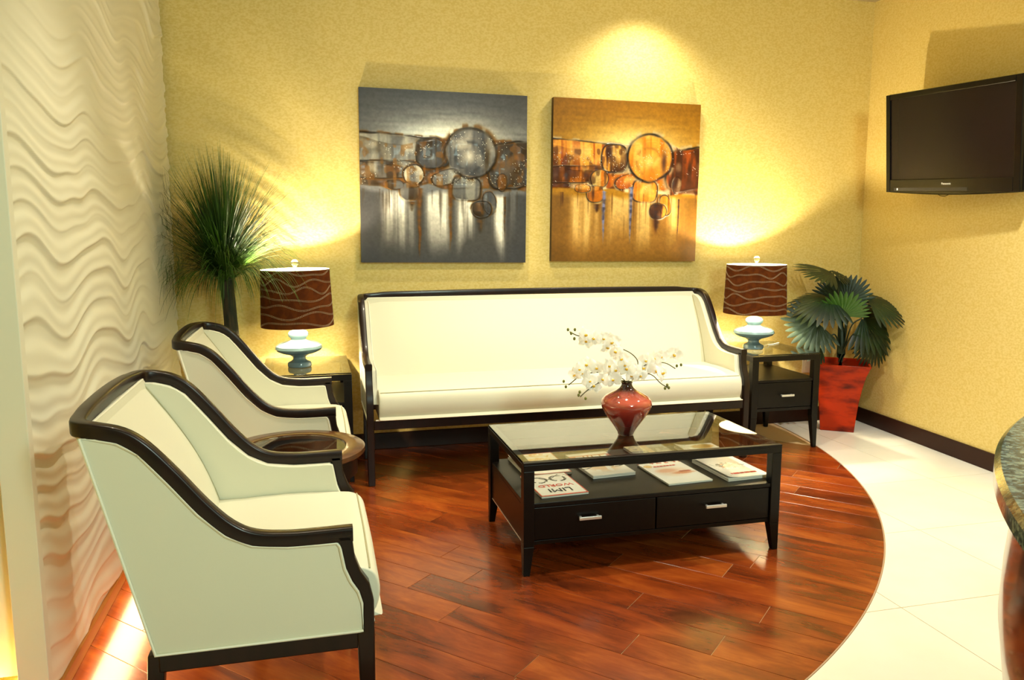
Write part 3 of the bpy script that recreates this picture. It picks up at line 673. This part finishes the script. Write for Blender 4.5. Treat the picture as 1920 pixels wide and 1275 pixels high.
m5,k = magazine(1.728,3.222,.195,.20,.02,5,'pale blue and gold magazine at the back right of the shelf',.011,.010)
m6,k = magazine(1.463,2.975,.203,.285,.06,6,'white food magazine at the front centre of the shelf',.007,0)
bars(M_RED, m6, .0, .085, k+SH, (.012,.010,.014,.010,.012,.009,.012), .010, .004)
m7,k = magazine(1.720,2.965,.200,.290,.06,7,'white magazine with a patterned figure at the front right of the shelf',.014,.010)
bars(M_RED, m7, .0, -.095, k+SH, (.02,.028,.018,.022,.03), .014, .004)

# ------------------------------------------------------------------ paintings
M_PAINT = mat('oil_paint', rough=.42, spec=.3, coat=.05, attr='Col'); 
def canvas_edge(c): return mat('canvas_edge', c, .6)
def painting(x0, x1, z0, z1, gold, label, roll):
    W_,H_ = x1-x0, z1-z0
    t = thing('painting', ((x0+x1)/2, YB-.001, (z0+z1)/2), label, 'painting', 0, 'pair of paintings above the sofa')
    t.rotation_euler = (0, math.radians(roll), 0)
    n = 330; u = np.linspace(0,1,n)[None,:]; v = np.linspace(1,0,n)[:,None]     # row 0 = top of the picture
    u = u+0*v; v = v+0*u
    sd = 50 if gold else 20
    N = lambda cy,cx,k: smooth_noise(n,n,cy,cx,sd+k)
    fine = .5*N(60,60,1)+.5*N(120,120,2); streak = .6*N(3,60,3)+.4*N(5,130,4); hstreak = N(70,6,5); warp = .5*N(8,8,6)+.3*N(18,18,7)+.2*N(40,40,8)
    col = (lambda *c: np.array(c)/255.)
    if gold: sky,skyb,glow = col(170,118,22),col(124,82,16),col(250,222,140); lo,hi = col(190,132,50),col(232,188,110); gaps = col(60,26,8); rock = [col(196,110,20),col(160,70,12),col(220,150,50)]; edge1,edge2 = col(24,16,12),col(236,214,170)
    else: sky,skyb,glow = col(104,104,108),col(66,66,72),col(246,246,228); lo,hi = col(84,80,78),col(240,236,226); gaps = col(50,34,14); rock = [col(94,92,92),col(140,138,130),col(62,62,68)]; edge1,edge2 = col(24,17,9),col(122,76,18)
    def mix(a,b,m): m = np.clip(m,0,1)[...,None]; return a*(1-m)+b*m
    C = np.ones((n,n,3))*skyb; R = np.zeros((n,n))
    C = mix(C, sky, (1-v)*2.2+.3*(hstreak-.5))
    g = np.exp(-(((u-.55)/.33)**2+((v-.70)/.13)**2)); C = mix(C, glow, g*1.15+.10*(hstreak-.5)*(g>.1))
    # lower part: vertical drips
    low = np.clip(((.43+.05*(warp-.5)-v)/.03),0,1)
    D = mix(np.ones((n,n,3))*lo, np.ones((n,n,3))*hi, np.clip((streak-.36)*2.6,0,1)*np.clip((v+.15)/.35,0,1)*np.exp(-((u-.45)/.42)**2)*1.3)
    cw = sum(a_*np.exp(-((u-c_)/w_)**2) for c_,w_,a_ in ((.16,.035,.75),(.235,.03,.8),(.30,.02,.5),(.43,.045,1.),(.495,.03,.9),(.61,.04,1.),(.655,.02,.6),(.83,.035,.85),(.92,.02,.35)))
    fade = np.clip((v+.06-.22*N(2,14,91))/.20,0,1)
    D = mix(np.ones((n,n,3))*lo*.8, np.ones((n,n,3))*hi, np.clip(1.5*cw*(.35+1.1*streak)-.1,0,1)*fade); D = mix(D, np.ones((n,n,3))*gaps, np.clip((.33-streak)*3,0,.6)*np.clip((v-.1)*3,0,1))
    D = mix(D, skyb*.85, np.clip((.14-v)/.2,0,.7)+np.clip((u-.86)/.1,0,.75)+np.clip((.14-u)/.12,0,.6))
    C = mix(C, D, low)
    # horizon band of rock-like slabs
    topline = .72-.03*np.sin(u*7)-.02*(N(3,9,9)-.5)*4*.4
    band = np.clip((topline-v)/.008,0,1)*np.clip((v-(.44+.05*(N(3,10,10)-.5)))/.012,0,1)
    B = mix(np.ones((n,n,3))*rock[0], np.ones((n,n,3))*rock[1], np.clip((N(6,30,11)-.35)*2.5,0,1)); B = mix(B, np.ones((n,n,3))*gaps, np.clip((.52-N(12,9,12))*5,0,1)); B = mix(B, np.ones((n,n,3))*edge2, np.clip((N(14,24,13)-.56)*5,0,.9))
    C = mix(C, B, band); R += .004*band*(N(30,30,14))
    C = mix(C, edge2*.9, np.exp(-((v-topline+.008)/.009)**2)*(N(20,40,15)>.4)*.9); 
    def slab(cu,cv,ru,rv,p,base,dark,ang=0,hl=None,ring=True):
        nonlocal C,R
        a = math.radians(ang); du = (u-cu)*math.cos(a)+(v-cv)*math.sin(a); dv = -(u-cu)*math.sin(a)+(v-cv)*math.cos(a)
        e = (abs(du/ru)**p+abs(dv/rv)**p)**(1/p)+.10*(warp-.5)
        ins = np.clip((1-e)/.06,0,1)
        K = mix(np.ones((n,n,3))*base, np.ones((n,n,3))*dark, np.clip((.6*N(7,30,int(cu*90)+17)+.4*N(3,70,int(cu*60)+18)-.40)*4,0,1))
        if hl is not None: K = mix(K, np.ones((n,n,3))*hl, np.clip((N(10,14,int(cv*80)+30)-.52)*4,0,.6)*np.exp(-((du/ru)**2+((dv-.25*rv)/(.7*rv))**2)))
        C = mix(C,K,ins); R += .005*ins*np.sqrt(np.clip(1-e*e,0,1))
        if ring:
            rg = np.exp(-((e-1.02-.08*(N(14,14,int(cu*50)+41)-.5))/.055)**2)*np.clip(.15+1.3*N(16,16,int(cu*50)+40),0,1); C = mix(C, np.ones((n,n,3))*edge2*.8, np.exp(-((e-1.08)/.10)**2)*np.clip((N(26,26,int(cu*70)+60)-.40)*5,0,.8)); C = mix(C, np.ones((n,n,3))*edge1, rg); R += .004*rg
    k0,k1,k2 = rock
    light = col(222,214,194) if not gold else col(246,206,120)
    slab(.20,.655,.30,.085,5,k1 if not gold else k2, k0 if not gold else k1, -3, light)
    slab(.14,.54,.20,.05,4,k0,gaps,2,light); slab(.92,.59,.16,.13,4,k2 if not gold else k1,gaps,8,edge2)
    slab(.41,.645,.085,.085,3,k2,gaps,0,light)
    slab(.31,.515,.06,.055,2.2,light*.85,k0,20,light); slab(.285,.42,.055,.05,2.5,k0,gaps,0,light); slab(.20,.455,.05,.025,2.5,k0,gaps,0,light)
    slab(.505,.505,.085,.042,2.4,k1,k0,18,light); slab(.625,.445,.085,.068,3.6,k1 if not gold else k2,k0,-4,light)
    slab(.77,.36,.04,.065,2.2,k0,k2,10,light); slab(.72,.32,.06,.05,2.2,gaps,k2,0); slab(.845,.485,.03,.05,2.2,edge2*.8,gaps,0)
    slab(.655,.655,.155,.145,2,k0,k2,0,light)          # the big round boulder
    ends = band*(np.clip((.20-u)/.14,0,1)+np.clip((u-.80)/.10,0,1))*np.clip((N(9,14,92)-.30)*3,0,1)
    C = mix(C, np.ones((n,n,3))*gaps, ends*.75); C = mix(C, np.ones((n,n,3))*(gaps if gold else edge2), band*np.clip((N(22,40,93)-.60)*5,0,.55)*(1-ends*.3)*(abs(u-.655)>.17))
    C = mix(C, light, np.exp(-(((u-.645)/.04)**2+((v-.63)/.045)**2))*.8); C = mix(C, gaps, np.exp(-(((u-.75)/.02)**2+((v-.63)/.08)**2))*.9)
    C = mix(C, k2*.7, np.exp(-((np.sqrt(((u-.645)/.085)**2+((v-.63)/.085)**2)-1)/.12)**2)*.6*(N(20,20,80)>.35))
    drip = col(96,56,10) if not gold else col(60,34,60)
    for cu,w,top,bot,cc in ((.345,.014,.44,.02,drip),(.53,.013,.47,.06,drip),(.865,.006,.40,.12,gaps),(.71,.03,.36,.17,gaps),(.30,.02,.36,.30,gaps)):
        if gold and cu in (.345,.53): bot = .10; cc = col(120,130,190)
        ta = np.clip((v-bot)/(top-bot),0,1); m = np.exp(-((u-cu-.006*(N(12,3,81)-.5))/(w*(.25+.75*ta)))**2)*(v<top)*np.clip(ta*3.5,0,1)*(.6+.6*N(40,6,82)); C = mix(C, np.ones((n,n,3))*cc, m); C = mix(C, np.ones((n,n,3))*(edge2 if not gold else col(30,22,40)), m*np.clip((N(60,30,83)-.45)*3,0,.6)); R += .003*m
    for k in range(14):     # thin runs below the slabs
        cu = RNG.rand(); top = .43; L = .05+.14*RNG.rand(); m = np.exp(-((u-cu)/.0035)**2)*(v<top)*(v>top-L); C = mix(C, np.ones((n,n,3))*gaps, m*.45*np.clip((v-top+L)/L*2,0,1))
    sp = (np.random.RandomState(sd).rand(n,n)>.985)*((band>.4)|((abs(u-.66)<.15)&(abs(v-.64)<.14)))*(N(14,14,84)>.5)
    C = mix(C, col(250,248,235)+0*C, sp*.9)
    C *= (.90+.2*fine)[...,None]
    C = lin(np.clip(C,0,1))
    # canvas front at y=-.04 with the paint's own relief
    Rf = R; d = .04
    def pos(a,b):
        i = int(round(a*(n-1))); j = int(round(b*(n-1))); return ((a-.5)*W_, -d-Rf[j,i], (.5-b)*H_)
    colgrid('paint_layer', n, n, pos, C, M_PAINT, t)
    MB().box(-W_/2,W_/2,-d+.0005,0,-H_/2,H_/2).obj('canvas', canvas_edge(rgb(66,42,14) if gold else rgb(60,58,58)), t, 0)
    return t
painting(.283,1.270,1.124,2.111,False,'grey abstract painting with round boulder and dripping paint, left of the pair',.55)
painting(1.434,2.404,1.122,2.103,True,'golden amber abstract painting with round boulder, right of the pair',.5)

# ------------------------------------------------------------------ television
M_TVB = mat('gloss_black_plastic', rgb(8,8,9), .22, spec=.25); M_SCR = mat('plasma_screen', rgb(24,19,19), .22, spec=.18)
ya = math.atan2(4.03-3.19, 3.255-3.405)           # direction of the bezel along the wall
tv = thing('television', (3.433,3.744,1.811), 'black flat screen television mounted on the right wall', 'television')
TW,TH = .948,.582
tv.rotation_euler = Matrix.Rotation(-PI/2+math.radians(10.3),3,'Z').to_euler()
R3 = Matrix.Rotation(math.radians(-90+.9),3,'Z')@Matrix.Rotation(math.radians(6.7),3,'X')@Matrix.Rotation(math.radians(2.7),3,'Y')
tv.rotation_euler = R3.to_euler()
x0,x1,zb,zt = -TW/2,TW/2,-TH/2,TH/2
fp = [(x0+.012,zb),(x0,zb+.012),(x0,zt-.006),(x0+.006,zt),(x1-.006,zt),(x1,zt-.006),(x1,zb+.012),(x1-.012,zb)]+[(x1-.012-(TW-.024)*k/12, zb-.014*math.sin(PI*k/12)) for k in range(1,12)]
MB().prism(fp, .02, .07, lambda a,b,q:(a,q,b)).obj('housing', M_TVB, tv, 0, .006)
bz = .036; sx0,sx1,sz0,sz1 = x0+bz,x1-bz-.008,zb+.078,zt-.034
b = MB(); b.box(x0+.003,sx0,0,.02,zb+.004,zt-.003); b.box(sx1,x1-.003,0,.02,zb+.004,zt-.003); b.box(sx0,sx1,0,.02,sz1,zt-.003); b.box(sx0,sx1,0,.02,zb+.004,sz0)
b.obj('bezel', M_TVB, tv, 0, .003)
MB().box(sx0,sx1,.008,.0195,sz0,sz1).obj('screen', M_SCR, tv, 0)
MB().box(x0+.07,x0+.62,-.0012,0,zb+.012,zb+.03).obj('speaker_strip', mat('speaker_grille', rgb(26,24,24), .5), tv, 0)
lettering('Panasonic', .017, M_WINK, tv, Matrix.Translation((-.0,-.0016,zb+.046))@Matrix.Rotation(PI/2,4,'X'))
MB().box(x0+.095,x0+.104,-.0022,-.0013,zb+.016,zb+.028).obj('badge', M_WINK, tv, 0)
b = MB(); b.box(-.2,.2,.0702,.09,-.12,.16); b.box(-.06,.06,.09,.172,-.05,.05); b.obj('wall_mount', M_TVB, tv, 0, .003)
MB().tube(crom([(-.12,.05,zb-.006),(-.09,.04,zb-.018),(-.05,.04,zb-.022),(-.02,.05,zb-.01)],4), .002, 5).obj('cable', M_TVB, tv)

# ------------------------------------------------------------------ fan palm in the red planter
M_POT = mat('red_lacquer', rgb(168,42,5), .22, spec=.2, coat=.05, noise=(rgb(84,20,8),(6,6,16),5,.46,.68)); M_SOIL = mat('soil', rgb(60,40,26), .9)
M_LEAF = mat('palm_leaf', rgb(26,48,20), .45, noise=(rgb(15,32,15),(9,9,9),3,.4,.6)); M_LEAFB = mat('palm_leaf_grey', rgb(28,46,32), .6); M_LEAFL = mat('palm_leaf_lit', rgb(56,98,28), .4); M_STALK = mat('palm_stalk', rgb(28,42,20), .5)  # lightest green: light on the upturned centre leaf, put into its colour
PCX,PCY = 3.385,4.475
pot = thing('planter', (PCX,PCY,0), 'tall flared square red lacquered planter in the corner', 'planter', math.radians(-36))
b = MB(); lv = [(0,.104),(.10,.112),(.2,.122),(.3,.138),(.38,.156),(.43,.174),(.452,.183)]; vs = []
for z,h_ in lv: vs += [(-h_,-h_,z),(h_,-h_,z),(h_,h_,z),(-h_,h_,z)]
for z,h_ in ((.452,.168),(.43,.160),(.37,.14)): vs += [(-h_,-h_,z),(h_,-h_,z),(h_,h_,z),(-h_,h_,z)]
L_ = len(vs)//4; fs = [(a*4+q,a*4+(q+1)%4,(a+1)*4+(q+1)%4,(a+1)*4+q) for a in range(L_-1) for q in range(4)]+[(3,2,1,0),tuple((L_-1)*4+q for q in range(4))]
b.add(vs,fs); b.obj('pot_body', M_POT, pot, 30, .004)
MB().box(-.139,.139,-.139,.139,.371,.385).obj('soil', M_SOIL, pot, 0)
palm = thing('fan_palm', (PCX,PCY,.386), 'dark green fan palm growing in the red planter', 'palm')
MB().tube([(0,0,0),(.004,0,.12),(-.004,.0,.26),(.0,0,.36)], .028, 10, scale=[1,.95,.85,.55]).obj('trunk', M_STALK, palm)
def fan(hub, tipdir, normal, R, m, n=18, span=210, droop=.25, bend=None):
    """pleated fan leaf: hub point, direction of the middle blade, facing normal"""
    h = Vector(hub); T_ = Vector(tipdir).normalized(); Nn = Vector(normal); Nn = (Nn-T_*Nn.dot(T_)).normalized(); S = T_.cross(Nn)
    b = MB(); da = math.radians(span)/n
    for i in range(n):
        a = (i-(n-1)/2)*da; L = R*1.16*(.80+.20*math.cos(a*.8))*rf.uniform(.93,1.05); c = math.cos(a); s_ = math.sin(a)
        D = T_*c+S*s_; Q = -T_*s_+S*c; vs = []
        for r,wf in ((.04,1),(.35,1),(.66,1.06),(.84,.80),(.95,.40),(1,.02)):
            hw = (min(r,.74)*L*math.tan(da/2))*wf; dz = -droop*L*r*r
            p = h+D*L*r+Nn*dz
            vs += [p-Q*hw-Nn*.10*hw*3, p+Nn*.0, p+Q*hw-Nn*.10*hw*3]
        b.add([tuple(v) for v in vs], [(k*3+q,k*3+q+1,(k+1)*3+q+1,(k+1)*3+q) for k in range(5) for q in (0,1)])
    return b.obj('leaf', m, palm, 180)
RT = Vector((.969,-.245,0)); UPV = Vector((0,0,1)); CAMD = Vector((-.62,-.78,.0))
def V(r,u,f): return RT*r+UPV*u+CAMD*f     # right, up, towards the viewer side of the room
LEAVES = [ # hub pixel, depth y, tip dir, normal, radius, material, droop
 ((1562,512),4.40,V(-1,.25,.25),V(.2,.8,.3),.215,M_LEAF,.18,150),
 ((1556,508),4.46,V(.9,-.10,.1),V(.2,.9,.3),.13,M_LEAF,.35,120),
 ((1580,592),4.30,V(0,.75,.5),V(0,.45,-1) * -1,.16,M_LEAFL,.10,200),
 ((1588,566),4.44,V(.2,1,.1),V(0,.2,1),.16,M_LEAF,.15,190),
 ((1556,560),4.36,V(-1,-.25,.35),V(-.1,.9,.5),.235,M_LEAF,.30,190),
 ((1534,606),4.34,V(-.8,-.45,.3),V(.25,.45,1),.20,M_LEAFB,.10,210),
 ((1626,562),4.36,V(1,-.12,.25),V(.1,.9,.4),.235,M_LEAF,.30,150),
 ((1616,596),4.40,V(.8,-.35,.2),V(.1,.7,.6),.24,M_LEAF,.30,190),
 ((1640,628),4.36,V(.28,-1,.15),V(.5,.3,.8),.19,M_LEAF,.2,150),
 ((1540,652),4.50,V(-.95,-.1,.1),V(0,.9,.5),.13,M_LEAF,.30,160),
 ((1570,560),4.56,V(-.3,.95,0),V(.1,.2,1),.15,M_LEAF,.2,180),
]
p0 = Vector((PCX,PCY,.386))
for (px,py),yy,td,nn,R_,m_,dr,sp_ in LEAVES:
    hub = at_depth(px,py,yy)-p0; lf = fan(hub, td, nn, R_, m_, 18, sp_, dr)
    base = Vector((rf.uniform(-.02,.02), rf.uniform(-.02,.02), .05+rf.uniform(0,.12)))
    mid = base.lerp(hub,.5)+Vector((0,0,.07+.05*abs(hub.x)/.3)); mid.x = base.x+(hub.x-base.x)*.34
    MB().tube(crom([tuple(base),tuple(mid),tuple(hub)],6), .0048, 6).obj('stalk', M_STALK, lf)

# ------------------------------------------------------------------ tall grass plant behind the far armchair
M_GRASS = mat('grass_blade', rgb(66,106,22), .45, noise=(rgb(34,60,16),(5,5,5),3,.4,.6)); M_TRUNK = mat('grass_trunk', rgb(56,46,26), .8, noise=(rgb(30,34,18),(60,60,10),4,.4,.6)); M_GPOT = mat('charcoal_pot', rgb(50,44,40), .5)
GX,GY = -.43,4.36
gp = thing('grass_pot', (GX,GY,0), 'dark round pot on the floor behind the far armchair', 'plant pot')
MB().revolve([(0,0),(.10,0),(.13,.26),(.135,.27),(.12,.27),(.115,.24),(0,.24)], 32).obj('pot_body', M_GPOT, gp, 40)
gr = thing('grass_tree', (GX,GY,.241), 'tall bushy grass plant with bare stem behind the far armchair', 'plant')
MB().tube(crom([(0,0,0),(.01,0,.3),(.005,0,.6),(-.005,0,.78),(-.01,0,.86)],4), .034, 12, scale=[1.1]*8+[1]*4+[1.1]*4+[1.5]).obj('trunk', M_TRUNK, gr)
b = MB(); rg = random.Random(12)
def blade(p, d, L, droop, w):
    d = Vector(d).normalized(); P_ = Vector(p); n = 8; vs = []; pts = [P_.copy()]
    for k in range(n):
        d = (d+Vector((0,0,-droop*(k+1)/n))).normalized(); P_ = P_+d*L/n; pts.append(P_.copy())
    sd = d.cross(Vector((0,0,1))); sd = sd.normalized() if sd.length > .01 else Vector((1,0,0)); tw = Vector((rg.uniform(-1,1),rg.uniform(-1,1),rg.uniform(-.3,.3))); sd = (sd+tw*.5).normalized()
    if any(math.hypot(GX+q.x+.082, GY+q.y-4.35) < .215 and .78 < q.z+.241 < 1.19 for q in pts): return
    for k,q in enumerate(pts):
        if GX+q.x < -.700: q.x = -.700-GX-(.004*k)*0+rg.uniform(0,.012)
        if GY+q.y > YB-.012: q.y = YB-.012-GY-rg.uniform(0,.01)
        ww = w*(1-(k/n)**1.6)+.0003; vs += [tuple(q-sd*ww), tuple(q+sd*ww)]
    b.add(vs, [(2*k,2*k+1,2*k+3,2*k+2) for k in range(n)])
for i in range(1500):
    a = rg.uniform(0,2*PI); rr = rg.random(); el = 1.5-1.25*rr**1.1          # elevation: mostly upright, some spreading
    dx,dy = math.cos(a),math.sin(a)
    d = (math.cos(el)*dx-.05, math.cos(el)*dy, math.sin(el)); L = rg.uniform(.40,.66)*(1 if rr < .6 else .92)
    blade((-.012+.03*dx*rg.random(), .03*dy*rg.random(), .80+rg.uniform(0,.08)), d, L, .05+.30*rr*rg.uniform(.5,1.3), rg.uniform(.0016,.0032))
for i in range(260):     # long arching blades towards the room
    a = rg.uniform(-1.0,.75); blade((-.01+.03*math.cos(a), .03*math.sin(a), .82+rg.uniform(0,.06)), (math.cos(a),math.sin(a),rg.uniform(.35,1.3)), rg.uniform(.42,.62), rg.uniform(.18,.42), rg.uniform(.0016,.003))
for i in range(130):     # hanging skirt
    a = rg.uniform(0,2*PI); blade((-.01+.03*math.cos(a), .03*math.sin(a), .84), (math.cos(a),math.sin(a),.55), rg.uniform(.28,.42), .62, rg.uniform(.002,.0034))
fo = b.obj('foliage', M_GRASS, gr, 180); fo['kind'] = 'stuff'

# ------------------------------------------------------------------ wall outlet and reception desk
ou = thing('wall_outlet', (3.29,YB-.001,.40), 'cream wall outlet plate low on the back wall behind the end table', 'outlet')
MB().box(-.036,.036,-.006,0,-.058,.058).obj('cover_plate', M_CORD, ou, 0, .002)
for z in (-.028,.028): MB().box(-.016,.016,-.0085,-.0061,z-.014,z+.014).obj('socket', M_CORD, ou, 0, .001)
def granite():
    m = mat('green_granite', rgb(50,62,58), .14, coat=.3); nt = m.node_tree; b = nt.nodes['Principled BSDF']
    tc = nt.nodes.new('ShaderNodeTexCoord'); v = nt.nodes.new('ShaderNodeTexVoronoi'); v.inputs['Scale'].default_value = 210
    n = nt.nodes.new('ShaderNodeTexNoise'); n.inputs['Scale'].default_value = 110; n.inputs['Detail'].default_value = 5
    ad = nt.nodes.new('ShaderNodeMath'); ad.operation = 'MULTIPLY_ADD'; ad.inputs[1].default_value = .45
    sep = nt.nodes.new('ShaderNodeSeparateColor'); cr = nt.nodes.new('ShaderNodeValToRGB'); e = cr.color_ramp.elements
    e[0].position = .42; e[0].color = (*rgb(36,48,58),1); e[1].position = .95; e[1].color = (*rgb(158,168,156),1); k = e.new(.66); k.color = (*rgb(82,102,110),1)
    nt.links.new(tc.outputs['Object'], v.inputs['Vector']); nt.links.new(tc.outputs['Object'], n.inputs['Vector']); nt.links.new(v.outputs['Color'], sep.inputs[0])
    nt.links.new(sep.outputs[0], ad.inputs[0]); nt.links.new(n.outputs['Fac'], ad.inputs[2]); nt.links.new(ad.outputs[0], cr.inputs[0]); nt.links.new(cr.outputs[0], b.inputs['Base Color'])
    return m
M_DESK = mat('mahogany', rgb(84,30,12), .2, coat=.6, noise=(rgb(60,18,8),(5,5,1),4,.4,.65))
dk = thing('reception_desk', (1.55,-.13,0), 'curved mahogany reception desk with dark green granite counter at the right edge', 'reception desk')
a0,a1 = math.radians(55),math.radians(168)
cp = [(.80,1.022),(1.156,1.022),(1.162,1.028),(1.162,1.044),(1.156,1.05),(.80,1.05),(.80,1.022)]
def arc_solid(prof, n):
    mb = MB(); mb.revolve(prof, n, a0=a0, a1=a1); k = len(prof); mb.f.append(list(range(k-1))); mb.mi.append(0); mb.f.append([n*k+q for q in range(k-1)]); mb.mi.append(0); return mb
arc_solid(cp, 90).obj('counter', granite(), dk, 40)
bp = [(.85,.06),(1.02,.06),(1.04,.30),(1.075,.55),(1.115,.72),(1.138,.81),(1.146,.87),(1.145,.92),(1.141,.97),(1.138,1.0215),(.85,1.0215),(.85,.06)]
arc_solid(bp, 90).obj('desk_front', M_DESK, dk, 40)
arc_solid([(.87,0),(1.0,0),(1.0,.0595),(.87,.0595),(.87,0)], 60).obj('plinth', M_BLACK, dk, 40)
